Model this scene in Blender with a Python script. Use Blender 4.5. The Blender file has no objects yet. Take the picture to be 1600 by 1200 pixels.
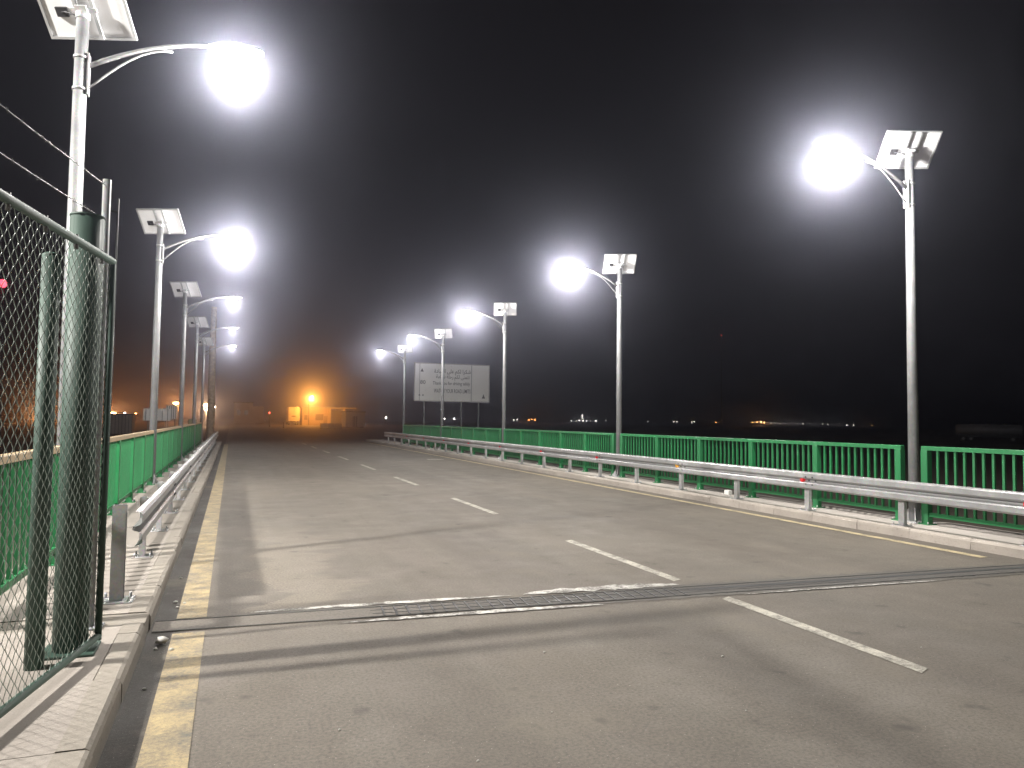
import bpy, math, random
from mathutils import Vector, Matrix
random.seed(7)
scene = bpy.context.scene
C = scene.collection
PI = math.pi

# ------------------------------------------------------------------ camera
H = 1.7
FPX = 1160.0
cam_data = bpy.data.cameras.new('camera')
cam_data.sensor_width = 36.0
cam_data.lens = 36.0 * FPX / 1600.0
cam_data.clip_start = 0.05
cam_data.clip_end = 9000
cam = bpy.data.objects.new('camera', cam_data)
C.objects.link(cam)
RC = ((0.93556512, 0.0291328, 0.35195053),
      (-0.3529335, 0.04190078, 0.93470972),
      (0.01248371, -0.99869695, 0.04948285))      # rows: world X, Y, Z seen in the camera (right, down, forward)
cam.matrix_world = Matrix(((RC[0][0], -RC[0][1], -RC[0][2], 0),
                           (RC[1][0], -RC[1][1], -RC[1][2], 0),
                           (RC[2][0], -RC[2][1], -RC[2][2], H),
                           (0, 0, 0, 1)))
scene.camera = cam

# ------------------------------------------------------------------ night sky, exposure
world = bpy.data.worlds.new('World')
scene.world = world
world.use_nodes = True
bg = world.node_tree.nodes['Background']
bg.inputs['Color'].default_value = (0.95, 0.88, 1.0, 1)
bg.inputs['Strength'].default_value = 0.005
scene.view_settings.view_transform = 'Standard'
scene.view_settings.look = 'None'
scene.view_settings.exposure = 0.15
scene.view_settings.gamma = 1.0
cy = scene.cycles
cy.use_denoising = True
cy.max_bounces = 5
cy.diffuse_bounces = 3
cy.glossy_bounces = 2
cy.volume_bounces = 0
cy.transparent_max_bounces = 8
cy.sample_clamp_indirect = 4.0

LAMP_W = 1350.0
LAMP_COL = (1.0, 0.955, 0.905)
FLOOD_W = 27000.0
SODIUM_W = 9500.0
HAZE = 0.0030
HAZE_G = 0.955

# ------------------------------------------------------------------ helpers
class MB:
    """collects vertices and faces of one mesh object"""
    def __init__(s): s.v = []; s.f = []; s.m = []; s.sm = []
    def add(s, vs, fs, mi=0, smooth=False):
        n = len(s.v); s.v += [tuple(v) for v in vs]
        for f in fs:
            s.f.append(tuple(i + n for i in f)); s.m.append(mi); s.sm.append(smooth)
        return s
    def box(s, a, b, mi=0):
        x0, y0, z0 = a; x1, y1, z1 = b
        return s.add([(x0,y0,z0),(x1,y0,z0),(x1,y1,z0),(x0,y1,z0),(x0,y0,z1),(x1,y0,z1),(x1,y1,z1),(x0,y1,z1)],
                     [(0,3,2,1),(4,5,6,7),(0,1,5,4),(1,2,6,5),(2,3,7,6),(3,0,4,7)], mi)
    def cbox(s, c, d, mi=0):
        return s.box([c[i]-d[i]/2 for i in range(3)], [c[i]+d[i]/2 for i in range(3)], mi)
    def bevbox(s, a, b, r=0.01, mi=0):
        # box with chamfered vertical edges and a chamfered top
        x0,y0,z0 = a; x1,y1,z1 = b
        def ring(k, z): return [(x0+r+k,y0+k,z),(x1-r-k,y0+k,z),(x1-k,y0+r+k,z),(x1-k,y1-r-k,z),(x1-r-k,y1-k,z),(x0+r+k,y1-k,z),(x0+k,y1-r-k,z),(x0+k,y0+r+k,z)]
        vs = ring(0,z0)+ring(0,z1-r)+ring(r*0.7,z1)
        fs = [tuple(range(7,-1,-1)), tuple(range(16,24))]
        for q in (0,8):
            for i in range(8):
                j=(i+1)%8; fs.append((q+i,q+j,q+8+j,q+8+i))
        return s.add(vs,fs,mi)
    def obox(s, c, ax, ay, az, mi=0):
        c=Vector(c); ax=Vector(ax); ay=Vector(ay); az=Vector(az)
        vs=[c+sx*ax+sy*ay+sz*az for sz in (-.5,.5) for sx,sy in ((-.5,-.5),(.5,-.5),(.5,.5),(-.5,.5))]
        return s.add(vs,[(0,3,2,1),(4,5,6,7),(0,1,5,4),(1,2,6,5),(2,3,7,6),(3,0,4,7)],mi)
    def tube(s, pts, r, n=8, mi=0, caps=True, smooth=True):
        pts=[Vector(p) for p in pts]; rs = r if isinstance(r,(list,tuple)) else [r]*len(pts)
        vs=[]; ref=None
        for i,p in enumerate(pts):
            t=(pts[min(i+1,len(pts)-1)]-pts[max(i-1,0)]).normalized()
            if ref is None:
                ref = Vector((1,0,0)) if abs(t.x)<.8 else Vector((0,1,0))
            a=(ref-t*ref.dot(t)).normalized(); b=t.cross(a); ref=a
            for k in range(n):
                w=2*PI*k/n; vs.append(p+rs[i]*(math.cos(w)*a+math.sin(w)*b))
        fs=[]
        for i in range(len(pts)-1):
            for k in range(n):
                j=(k+1)%n; fs.append((i*n+k,i*n+j,(i+1)*n+j,(i+1)*n+k))
        s.add(vs,fs,mi,smooth)
        if caps:
            m=len(s.v)-len(vs)
            s.f.append(tuple(m+k for k in range(n-1,-1,-1))); s.m.append(mi); s.sm.append(False)
            q=m+(len(pts)-1)*n
            s.f.append(tuple(q+k for k in range(n))); s.m.append(mi); s.sm.append(False)
        return s
    def sphere(s, c, r, n=8, mi=0, sc=(1,1,1)):
        vs=[(c[0],c[1],c[2]-r*sc[2])]; m=max(4,n//2+1)
        for i in range(1,m):
            ph=-PI/2+PI*i/m
            for k in range(n):
                w=2*PI*k/n; vs.append((c[0]+sc[0]*r*math.cos(ph)*math.cos(w),c[1]+sc[1]*r*math.cos(ph)*math.sin(w),c[2]+sc[2]*r*math.sin(ph)))
        vs.append((c[0],c[1],c[2]+r*sc[2])); fs=[]
        for k in range(n): fs.append((0,1+(k+1)%n,1+k))
        for i in range(m-2):
            for k in range(n):
                a=1+i*n+k; b=1+i*n+(k+1)%n; fs.append((a,b,b+n,a+n))
        t=len(vs)-1; q=1+(m-2)*n
        for k in range(n): fs.append((q+k,q+(k+1)%n,t))
        return s.add(vs,fs,mi,True)
    def loft(s, rings, mi=0, smooth=True, caps=True):
        n=len(rings[0]); vs=[p for r in rings for p in r]; fs=[]
        for i in range(len(rings)-1):
            for k in range(n):
                j=(k+1)%n; fs.append((i*n+k,i*n+j,(i+1)*n+j,(i+1)*n+k))
        if caps: fs.append(tuple(range(n-1,-1,-1))); fs.append(tuple((len(rings)-1)*n+k for k in range(n)))
        return s.add(vs,fs,mi,smooth)
    def sweep(s, prof, y0, y1, mi=0):
        """an open or closed (x,z) profile pulled along Y"""
        n=len(prof); vs=[(x,y0,z) for x,z in prof]+[(x,y1,z) for x,z in prof]
        fs=[(i,i+1,n+i+1,n+i) for i in range(n-1)]+[(n-1,0,n,2*n-1)]
        fs += [tuple(range(n-1,-1,-1)), tuple(range(n,2*n))]
        return s.add(vs,fs,mi)
    def build(s, name, mats, parent=None):
        me=bpy.data.meshes.new(name); me.from_pydata(s.v,[],s.f); me.validate(clean_customdata=False)
        if not isinstance(mats,(list,tuple)): mats=[mats]
        for m in mats: me.materials.append(m)
        if len(me.polygons)==len(s.m):
            me.polygons.foreach_set('material_index', s.m)
            me.polygons.foreach_set('use_smooth', s.sm)
        me.update()
        o=bpy.data.objects.new(name,me); C.objects.link(o)
        if parent is not None: o.parent=parent
        return o

def tag(o, label=None, cat=None, group=None, kind=None):
    if label: o['label']=label
    if cat: o['category']=cat
    if group: o['group']=group
    if kind: o['kind']=kind
    return o
def thing(name, label, cat, loc=(0,0,0), group=None):
    o=bpy.data.objects.new(name,None); o.empty_display_size=.2; C.objects.link(o); o.location=loc
    return tag(o,label,cat,group)
def copy_tree(o, parent=None):
    c=o.copy(); C.objects.link(c)
    if parent is not None:
        c.parent=parent; c.matrix_parent_inverse=o.matrix_parent_inverse.copy()
    for ch in list(o.children): copy_tree(ch,c)
    return c
def ray(px,py):
    a=(px-800,py-600,FPX)
    return Vector([sum(RC[i][k]*a[k] for k in range(3)) for i in range(3)])
def atY(px,py,Y):
    """the point of the vertical plane at distance Y along the road that the photograph shows at a pixel (used for surveying only)"""
    r=ray(px,py); t=Y/r.y
    return Vector((r.x*t,Y,H+r.z*t))

# ------------------------------------------------------------------ materials
def mat(name):
    m=bpy.data.materials.new(name); m.use_nodes=True
    nt=m.node_tree; b=nt.nodes['Principled BSDF']
    return m,nt,b
def N(nt,t,**kw):
    n=nt.nodes.new(t)
    for k,v in kw.items(): setattr(n,k,v)
    return n
def L(nt,a,b): nt.links.new(a,b)
def noise(nt,vec,scale,detail=4,rough=.55,sc=None):
    if sc:
        mp=N(nt,'ShaderNodeMapping'); mp.inputs['Scale'].default_value=sc; L(nt,vec,mp.inputs['Vector']); vec=mp.outputs[0]
    n=N(nt,'ShaderNodeTexNoise'); n.inputs['Scale'].default_value=scale; n.inputs['Detail'].default_value=detail; n.inputs['Roughness'].default_value=rough
    L(nt,vec,n.inputs['Vector']); return n.outputs['Fac']
def ramp(nt,fac,stops):
    r=N(nt,'ShaderNodeValToRGB'); el=r.color_ramp.elements
    while len(el)<len(stops): el.new(.5)
    for e,(p,c) in zip(el,stops):
        e.position=p; e.color=(c,c,c,1) if isinstance(c,(int,float)) else (*c,1)
    L(nt,fac,r.inputs['Fac']); return r.outputs['Color']
def mixc(nt,fac,a,b,mode='MIX'):
    n=N(nt,'ShaderNodeMix',data_type='RGBA',blend_type=mode)
    for sock,val in ((n.inputs['Factor'],fac),(n.inputs['A'],a),(n.inputs['B'],b)):
        if isinstance(val,(int,float)): sock.default_value=val
        elif isinstance(val,tuple): sock.default_value=(*val,1)
        else: L(nt,val,sock)
    return n.outputs['Result']
def math2(nt,op,a,b=0.0,c=None,clamp=False):
    n=N(nt,'ShaderNodeMath',operation=op); n.use_clamp=clamp
    for i,v in enumerate((a,b,c)):
        if v is None: continue
        if isinstance(v,(int,float)): n.inputs[i].default_value=v
        else: L(nt,v,n.inputs[i])
    return n.outputs[0]
def pos(nt): return N(nt,'ShaderNodeNewGeometry').outputs['Position']
def objc(nt): return N(nt,'ShaderNodeTexCoord').outputs['Object']
def bump(nt,b,h,strength=.3,dist=.01):
    n=N(nt,'ShaderNodeBump'); n.inputs['Strength'].default_value=strength; n.inputs['Distance'].default_value=dist
    L(nt,h,n.inputs['Height']); L(nt,n.outputs[0],b.inputs['Normal'])
def paint(name,col,rough=.45,metal=0.0,var=.25,scale=6.0,world_space=False,spec=.5):
    m,nt,b=mat(name); v=pos(nt) if world_space else objc(nt)
    f=noise(nt,v,scale,5); f2=noise(nt,v,scale*9,3)
    a=tuple(c*(1-var) for c in col); d=tuple(min(1,c*(1+var)) for c in col)
    c=mixc(nt,ramp(nt,f,[(.3,0.),(.7,1.)]),a,d)
    c=mixc(nt,ramp(nt,f2,[(.62,0.),(.8,.35)]),c,tuple(x*.55 for x in col))
    L(nt,c,b.inputs['Base Color']); b.inputs['Metallic'].default_value=metal
    L(nt,ramp(nt,f,[(.2,max(0,rough-.1)),(.8,min(1,rough+.12))]),b.inputs['Roughness'])
    b.inputs['Specular IOR Level'].default_value=spec
    return m
def emit(name,col,strength):
    m,nt,b=mat(name); b.inputs['Base Color'].default_value=(.8,.8,.8,1)
    b.inputs['Emission Color'].default_value=(*col,1); b.inputs['Emission Strength'].default_value=strength
    m.cycles.emission_sampling='NONE'
    return m

def make_asphalt():
    m,nt,b=mat('asphalt'); p=pos(nt)
    sx=N(nt,'ShaderNodeSeparateXYZ'); L(nt,p,sx.inputs[0])
    big=noise(nt,p,1.0,4,.55,(.42,.16,1)); mid=noise(nt,p,1.6,6,.65); fine=noise(nt,p,45,4,.7); grain=noise(nt,p,170,2,.6)
    streak=noise(nt,p,1.0,5,.6,(2.1,.055,1)); cross=noise(nt,p,1.0,4,.6,(.25,1.1,1))
    c=mixc(nt,ramp(nt,big,[(.32,0.),(.68,1.)]),(.132,.112,.091),(.188,.163,.132))
    c=mixc(nt,ramp(nt,mid,[(.35,.0),(.66,.32)]),c,(.092,.082,.070))
    c=mixc(nt,ramp(nt,streak,[(.45,0.),(.75,.5)]),c,(.215,.195,.160))
    c=mixc(nt,ramp(nt,cross,[(.54,0.),(.82,.16)]),c,(.080,.073,.066))
    # wheel tracks polished darker along the four wheel paths
    w=math2(nt,'SINE',math2(nt,'MULTIPLY',math2(nt,'ADD',sx.outputs['X'],-.55),2*PI/2.15))
    w=math2(nt,'MULTIPLY',math2(nt,'MULTIPLY_ADD',w,.5,.5),ramp(nt,streak,[(.3,.15),(.7,.5)]))
    c=mixc(nt,math2(nt,'MULTIPLY',w,.45),c,(.078,.073,.067))
    # pale dust near the joint on the left
    ex=math2(nt,'ADD',sx.outputs['X'],math2(nt,'MULTIPLY',math2(nt,'ADD',cross,-.5),2.6))
    ex=math2(nt,'ADD',ex,math2(nt,'MULTIPLY',math2(nt,'ADD',fine,-.5),.35))
    in_x=ramp(nt,math2(nt,'MULTIPLY',ex,.5),[(.20,0.),(.23,1.),(.56,1.),(.66,0.)])
    in_y=ramp(nt,math2(nt,'MULTIPLY_ADD',sx.outputs['Y'],.05,0),[(.30,0.),(.36,1.),(.52,.7),(.80,0.)])
    c=mixc(nt,math2(nt,'MULTIPLY',math2(nt,'MULTIPLY',in_x,in_y),.55),c,(.255,.222,.178))
    # dirt along the left kerb, darkened further to paint in the kerb's shade
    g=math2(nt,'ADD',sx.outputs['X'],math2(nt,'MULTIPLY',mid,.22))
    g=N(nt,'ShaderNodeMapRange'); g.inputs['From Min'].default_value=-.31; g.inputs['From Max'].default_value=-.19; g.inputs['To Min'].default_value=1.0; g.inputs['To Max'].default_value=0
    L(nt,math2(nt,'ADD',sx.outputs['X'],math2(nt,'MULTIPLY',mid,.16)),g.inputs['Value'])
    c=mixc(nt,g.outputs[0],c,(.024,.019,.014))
    # dark seepage just before the joint and tyre scuffs
    sc=noise(nt,p,1.0,3,.5,(.9,.45,1)); 
    c=mixc(nt,ramp(nt,sc,[(.56,0.),(.80,.30)]),c,(.075,.071,.066))
    c=mixc(nt,ramp(nt,fine,[(.34,.65),(.58,0.)]),c,(.055,.050,.044))
    c=mixc(nt,ramp(nt,grain,[(.62,0.),(.76,.7)]),c,(.36,.33,.28))
    sp=noise(nt,p,75,1,.5); c=mixc(nt,ramp(nt,sp,[(.745,0.),(.775,.9)]),c,(.45,.42,.37))
    dust=noise(nt,p,.8,6,.7); c=mixc(nt,ramp(nt,dust,[(.54,0.),(.70,.45)]),c,(.235,.208,.168))
    oil=noise(nt,p,3.2,2,.5); c=mixc(nt,ramp(nt,oil,[(.66,0.),(.76,.6)]),c,(.045,.042,.038))
    L(nt,c,b.inputs['Base Color'])
    L(nt,ramp(nt,mid,[(.3,.62),(.7,.86)]),b.inputs['Roughness'])
    b.inputs['Specular IOR Level'].default_value=.4
    bump(nt,b,mixc(nt,.5,fine,grain),.6,.006)
    return m
def make_joint_fill():
    m,nt,b=mat('joint_fill'); p=pos(nt)
    sx=N(nt,'ShaderNodeSeparateXYZ'); L(nt,p,sx.inputs[0])
    a=noise(nt,p,3,5,.65); f=noise(nt,p,40,4,.7)
    k=N(nt,'ShaderNodeMapRange'); k.inputs['From Min'].default_value=.8; k.inputs['From Max'].default_value=3.6
    L(nt,math2(nt,'ADD',sx.outputs['X'],a),k.inputs['Value'])
    c=mixc(nt,k.outputs[0],(.150,.131,.108),(.088,.081,.073))
    c=mixc(nt,ramp(nt,f,[(.4,.5),(.6,0.)]),c,(.05,.047,.043))
    c=mixc(nt,ramp(nt,a,[(.6,0.),(.75,.6)]),c,(.17,.16,.145))
    L(nt,c,b.inputs['Base Color']); b.inputs['Roughness'].default_value=.8; bump(nt,b,f,.3,.004)
    return m
def worn_paint(name,col,wear_lo,wear_hi):
    m,nt,b=mat(name); p=pos(nt)
    n1=noise(nt,p,4.0,6,.7); n2=noise(nt,p,38,4,.7); g=noise(nt,p,170,2,.6)
    w=math2(nt,'ADD',math2(nt,'MULTIPLY',n1,.6),math2(nt,'MULTIPLY',n2,.4))
    c=mixc(nt,ramp(nt,n1,[(.3,0.),(.7,1.)]),tuple(x*.75 for x in col),col)
    c=mixc(nt,ramp(nt,w,[(wear_lo,1.),(wear_hi,0.)]),c,(.105,.096,.082))
    c=mixc(nt,ramp(nt,g,[(.30,.5),(.5,0.)]),c,(.08,.072,.06))
    L(nt,c,b.inputs['Base Color']); b.inputs['Roughness'].default_value=.7
    bump(nt,b,n2,.25,.003)
    return m
def make_concrete(name,col,dirt,scale=1.0):
    m,nt,b=mat(name); p=pos(nt)
    a=noise(nt,p,1.3*scale,6,.65); f=noise(nt,p,22*scale,5,.7); g=noise(nt,p,120*scale,2,.6)
    c=mixc(nt,ramp(nt,a,[(.3,0.),(.7,1.)]),tuple(x*.72 for x in col),col)
    c=mixc(nt,ramp(nt,f,[(.56,0.),(.72,.6)]),c,dirt)
    c=mixc(nt,ramp(nt,g,[(.3,.35),(.5,0.)]),c,tuple(x*.45 for x in col))
    L(nt,c,b.inputs['Base Color']); b.inputs['Roughness'].default_value=.88
    bump(nt,b,mixc(nt,.5,f,g),.4,.006)
    return m
def make_galv(name,col=(.55,.56,.56),metal=.35,rough=.42):
    m,nt,b=mat(name); p=objc(nt)
    vo=N(nt,'ShaderNodeTexVoronoi'); vo.inputs['Scale'].default_value=60; L(nt,p,vo.inputs['Vector'])
    a=noise(nt,p,3,5,.6); s=noise(nt,p,1.0,4,.6,(14,14,1.2))
    oi=N(nt,'ShaderNodeObjectInfo').outputs['Random']
    base=mixc(nt,oi,tuple(x*.78 for x in col),tuple(x*1.12 for x in col))
    c=mixc(nt,.14,base,vo.outputs['Color'],'OVERLAY')
    c=mixc(nt,ramp(nt,a,[(.38,.65),(.62,0.)]),c,tuple(x*.60 for x in col))
    c=mixc(nt,ramp(nt,s,[(.6,0.),(.75,.35)]),c,(.33,.30,.26))
    L(nt,c,b.inputs['Base Color']); b.inputs['Metallic'].default_value=metal
    L(nt,ramp(nt,a,[(.3,rough-.08),(.7,rough+.14)]),b.inputs['Roughness'])
    return m
def make_green():
    m,nt,b=mat('green_gloss_paint'); p=pos(nt)
    a=noise(nt,p,1.1,5,.6); f=noise(nt,p,9,5,.7); st=noise(nt,p,1.0,4,.6,(18,18,2.2)); k=noise(nt,p,55,3,.7)
    c=mixc(nt,ramp(nt,a,[(.3,0.),(.7,1.)]),(.010,.135,.042),(.016,.195,.062))
    c=mixc(nt,math2(nt,'MULTIPLY',N(nt,'ShaderNodeObjectInfo').outputs['Random'],.4),c,(.030,.150,.062))
    c=mixc(nt,ramp(nt,st,[(.55,0.),(.75,.55)]),c,(.045,.13,.065))
    c=mixc(nt,ramp(nt,f,[(.60,0.),(.75,.45)]),c,(.085,.105,.065))
    c=mixc(nt,ramp(nt,k,[(.70,0.),(.76,.8)]),c,(.10,.055,.03))
    L(nt,c,b.inputs['Base Color']); L(nt,ramp(nt,f,[(.3,.36),(.7,.62)]),b.inputs['Roughness'])
    return m
def make_ground():
    m,nt,b=mat('dry_earth'); p=pos(nt)
    a=noise(nt,p,.03,6,.6); f=noise(nt,p,.6,6,.7)
    c=mixc(nt,ramp(nt,a,[(.35,0.),(.65,1.)]),(.10,.085,.065),(.20,.165,.125))
    c=mixc(nt,ramp(nt,f,[(.5,0.),(.7,.6)]),c,(.07,.065,.045))
    L(nt,c,b.inputs['Base Color']); b.inputs['Roughness'].default_value=.95
    bump(nt,b,f,.6,.2)
    return m

M={}
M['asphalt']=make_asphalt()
M['joint_fill']=make_joint_fill()
M['tar']=worn_paint('tar_smear',(.075,.068,.060),.46,.62)
M['yellow']=worn_paint('yellow_road_paint',(.43,.33,.165),.35,.60)
M['yellow_thin']=worn_paint('yellow_road_paint_thin',(.56,.46,.28),.34,.52)
M['white_line']=worn_paint('white_road_paint',(.56,.53,.45),.38,.55)
M['pale_mortar']=worn_paint('pale_joint_mortar',(.62,.60,.56),.44,.56)
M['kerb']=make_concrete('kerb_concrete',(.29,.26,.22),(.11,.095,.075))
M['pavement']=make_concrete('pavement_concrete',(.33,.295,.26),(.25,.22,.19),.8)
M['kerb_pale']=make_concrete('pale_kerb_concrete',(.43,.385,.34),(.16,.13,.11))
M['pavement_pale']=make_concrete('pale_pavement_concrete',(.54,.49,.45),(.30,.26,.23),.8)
M['slab']=make_concrete('slab_concrete',(.24,.22,.19),(.17,.15,.12))
M['galv']=make_galv('galvanised_steel',(.52,.52,.525))
M['galv_rail']=make_galv('galvanised_beam',(.44,.44,.445),.30,.42)
M['pole']=make_galv('pole_steel',(.25,.255,.26),.10,.5)
M['green']=make_green()
M['tan']=paint('warm_lit_tan',(.36,.27,.16),.6,0,.2,3,True)  # warm light on the left top rails, put into their colour
M['dark_green']=paint('dark_green_paint',(.034,.070,.052),.6,0,.25,7)
M['wire_green']=paint('green_coated_wire',(.20,.235,.20),.32,0,.2,9)
M['wire']=paint('steel_wire',(.12,.12,.12),.4,.6,.2,9)
M['steel_dark']=paint('dark_steel',(.055,.055,.058),.5,.3,.3,8,True)
M['rubber']=paint('black_rubber',(.018,.018,.018),.7,0,.3,10,True)
M['backsheet']=paint('white_panel_backsheet',(.80,.80,.81),.5,0,.05,4)
M['alu']=paint('aluminium_frame',(.48,.49,.50),.35,.5,.1,6)
M['cell']=paint('solar_cells',(.012,.016,.04),.2,0,.2,3)
M['plastic']=paint('black_plastic',(.02,.02,.022),.5,0,.2,8)
M['head']=paint('lamp_head_grey',(.42,.43,.44),.4,.2,.1,8)
M['red_ref']=paint('red_reflector',(.85,.03,.04),.25,0,.1,20)
M['amber_ref']=paint('amber_reflector',(.95,.42,.05),.25,0,.1,20)
M['sign_white']=paint('sign_white',(.86,.86,.83),.5,0,.06,.6)
M['sign_ink']=paint('sign_lettering',(.10,.10,.10),.5,0,.1,2)
M['sign_grey']=paint('sign_grey_strip',(.38,.39,.40),.5,0,.1,2)
M['wood']=paint('weathered_wood',(.36,.27,.18),.85,0,.35,5)
M['render_wall']=paint('cream_render',(.62,.50,.34),.9,0,.12,.8)
M['dark_glass']=paint('dark_glass',(.02,.022,.025),.12,0,.2,3)
M['white_paint']=paint('white_paint',(.84,.84,.83),.5,0,.08,2)
M['cabin_white']=paint('cabin_cladding',(.52,.51,.48),.6,0,.10,2)
M['grey_paint']=paint('grey_paint',(.20,.20,.21),.6,0,.15,2)
M['truck_white']=paint('truck_white',(.74,.70,.60),.4,0,.06,2)
M['tank_grey']=paint('tank_grey',(.45,.46,.48),.5,.1,.12,1)
M['stone']=make_concrete('pale_stone',(.62,.60,.56),(.4,.36,.3),6)
M['paper']=paint('litter_paper',(.78,.77,.74),.7,0,.08,12)
M['earth']=make_ground()
M['lens']=emit('led_lens',(.93,.97,1.0),90)
M['lens_dim']=emit('led_lens_dim',(1,.97,.93),14)
M['sodium']=emit('sodium_lens',(1,.48,.10),60)
M['far_white']=emit('far_white_light',(1,.93,.82),22)
M['far_orange']=emit('far_orange_light',(1,.36,.10),40)
M['far_amber']=emit('far_amber_light',(1,.50,.18),50)
M['far_red']=emit('far_red_light',(1,.08,.05),12)
M['led_red']=emit('red_led',(1,.05,.10),3)

XL, XR = -1.69, 10.36
KL, KR = -0.56, 9.62           # kerb faces
YL=[9.3,19.0,28.9,38.7,48.5]
YR=[9.0,18.8,28.4,37.9,47.2]

# ------------------------------------------------------------------ ground, deck, road
def smooth(a,b,x):
    t=max(0,min(1,(x-a)/(b-a))); return t*t*(3-2*t)
def terrain():
    def axis(lo,hi,c,n):
        out=[]
        for i in range(n+1):
            t=-1+2*i/n; s=abs(t)**3
            out.append(c+(s*(hi-c) if t>0 else -s*(c-lo)))
        return out
    xs=axis(-3200,3200,6,72); ys=axis(-120,3600,56,90)
    mb=MB(); vs=[]; fs=[]
    for y in ys:
        for x in xs:
            lift=smooth(50,66,y)*(1-smooth(36,75,abs(x-10)))
            z=-1.0+.985*lift
            if abs(x)<400 and y<500 and lift<.5: z+=.10*math.sin(x*.31+1.3)*math.sin(y*.23)
            vs.append((x,y,z))
    n=len(xs)
    for j in range(len(ys)-1):
        for i in range(n-1): fs.append((j*n+i,j*n+i+1,(j+1)*n+i+1,(j+1)*n+i))
    mb.add(vs,fs,0,True)
    return tag(mb.build('ground',M['earth']),kind='structure')
terrain()
def structure(name,mb,m): return tag(mb.build(name,m),kind='structure')
b=MB(); b.box((-2.05,-16,-.7),(10.95,57,-.02)); structure('bridge_deck',b,M['slab'])
# road: the bridge carriageway and the dark junction behind it
def sheet(x0,x1,y0,y1,z,nx=1,ny=1):
    mb=MB(); vs=[(x0+(x1-x0)*i/nx,y0+(y1-y0)*j/ny,z) for j in range(ny+1) for i in range(nx+1)]
    fs=[(j*(nx+1)+i,j*(nx+1)+i+1,(j+1)*(nx+1)+i+1,(j+1)*(nx+1)+i) for j in range(ny) for i in range(nx)]
    return mb.add(vs,fs)
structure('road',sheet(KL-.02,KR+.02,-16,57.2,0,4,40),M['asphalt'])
b=MB(); b.add([(-3,57.2,0),(13,57.2,0),(34,82,0),(40,150,0),(34,178,0),(2,178,0),(-12,150,0),(-10,82,0)],[tuple(range(8))]); structure('junction_road',b,M['asphalt'])

# pavements with rounded kerbs and joints between the kerb stones
def pavement(name,x_face,x_back,y0,y1,mk='kerb',mp='pavement'):
    s=1 if x_back>x_face else -1
    mb=MB(); prof=[(x_face,-.02),(x_face,.11),(x_face+s*.012,.138),(x_face+s*.035,.15),(x_face+s*.155,.15),(x_face+s*.155,-.02)]
    y=y0
    while y<y1-.01:
        e=min(y+1.0,y1)
        pr=[(x+random.uniform(-.006,.006),z+random.uniform(-.003,.003)) for x,z in prof]
        mb.sweep(pr,y+.004,e-.004)
        y=e
    structure('kerb',mb,M[mk])
    mb=MB(); y=y0
    while y<y1-.01:
        e=min(y+2.0,y1)
        a,c=sorted((x_face+s*.158,x_back)); mb.box((a,y+.003,-.018),(c,e-.003,.147+random.uniform(-.001,.001))); y=e
    structure(name,mb,M[mp])
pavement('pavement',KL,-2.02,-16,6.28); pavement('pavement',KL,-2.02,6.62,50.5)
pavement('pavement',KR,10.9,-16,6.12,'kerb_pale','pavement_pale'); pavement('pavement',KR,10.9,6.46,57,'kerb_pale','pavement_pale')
b=MB(); b.box((-7.5,-6,-.9),(-2.06,7.6,.146)); structure('concrete_apron',b,M['slab'])

# road markings
def strip(name,x0,x1,y0,y1,m,z=.004,skew=0):
    mb=MB(); n=max(1,int((y1-y0)/1.0)); vs=[]; fs=[]
    for i in range(n+1):
        y=y0+(y1-y0)*i/n; vs+=[(x0,y,z),(x1,y+(skew if i in (0,n) else 0),z)]
        if i: fs.append((2*i-2,2*i-1,2*i+1,2*i))
    mb.add(vs,fs); return structure(name,mb,m)
strip('edge_line',-.385,-.150,-2,6.44,M['yellow']); strip('edge_line',-.385,-.150,6.90,50,M['yellow'])
strip('edge_line',9.13,9.28,6.95,56,M['yellow_thin'])
strip('edge_line',9.05,9.20,-2,4.6,M['yellow_thin'])
for y0,y1 in [(1.0,1.6),(3.86,6.09),(6.92,9.70)]+[(12.80+6.13*k,15.67+6.13*k) for k in range(7)]:
    strip('lane_dash',4.49,4.62,y0,y1,M['white_line'],.004,.06)
strip('stop_mark',7.9,8.6,30.9,31.4,M['white_line'])

# ------------------------------------------------------------------ expansion joint
t=thing('expansion_joint','black steel comb expansion joint crossing the whole road','joint',(4.5,6.45,0))
def jy(x): return 6.54-.045*(x-3) + (.0)
def jbar(x0,x1,off,w,z0,z1,n=12):
    mb=MB()
    for i in range(n):
        a=x0+(x1-x0)*i/n; c=x0+(x1-x0)*(i+1)/n
        ya,yc=jy(a)+off,jy(c)+off
        mb.add([(a,ya-w/2,z0),(c,yc-w/2,z0),(c,yc+w/2,z0),(a,ya+w/2,z0),(a,ya-w/2,z1),(c,yc-w/2,z1),(c,yc+w/2,z1),(a,ya+w/2,z1)],
               [(4,5,6,7),(0,1,5,4),(2,3,7,6),(3,0,4,7),(1,2,6,5)])
    for i in range(len(mb.v)): mb.v[i]=(mb.v[i][0]-4.5,mb.v[i][1]-6.45,mb.v[i][2])
    return mb
jbar(KL+.02,KR-.02,0,.36,.001,.005,40).build('rubber_seal',M['joint_fill'],t)
for o in (-.165,.165): jbar(KL+.02,KR-.02,o,.016,.001,.008,40).build('steel_edge',M['rubber'],t)
for o in (-.055,.06): jbar(1.2,6.4,o,.012,.001,.0075,30).build('steel_edge',M['steel_dark'],t)
mb=MB(); x=1.3
while x<4.3:
    mb.obox((x-4.5,jy(x)-6.45,.008),(.016,0,0),(.03,.31,0),(0,0,.005)); x+=.11
mb.build('comb_teeth',M['steel_dark'],t)
jbar(4.4,KR-.02,.03,.06,.001,.0068,30).build('gap',M['steel_dark'],t)
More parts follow.
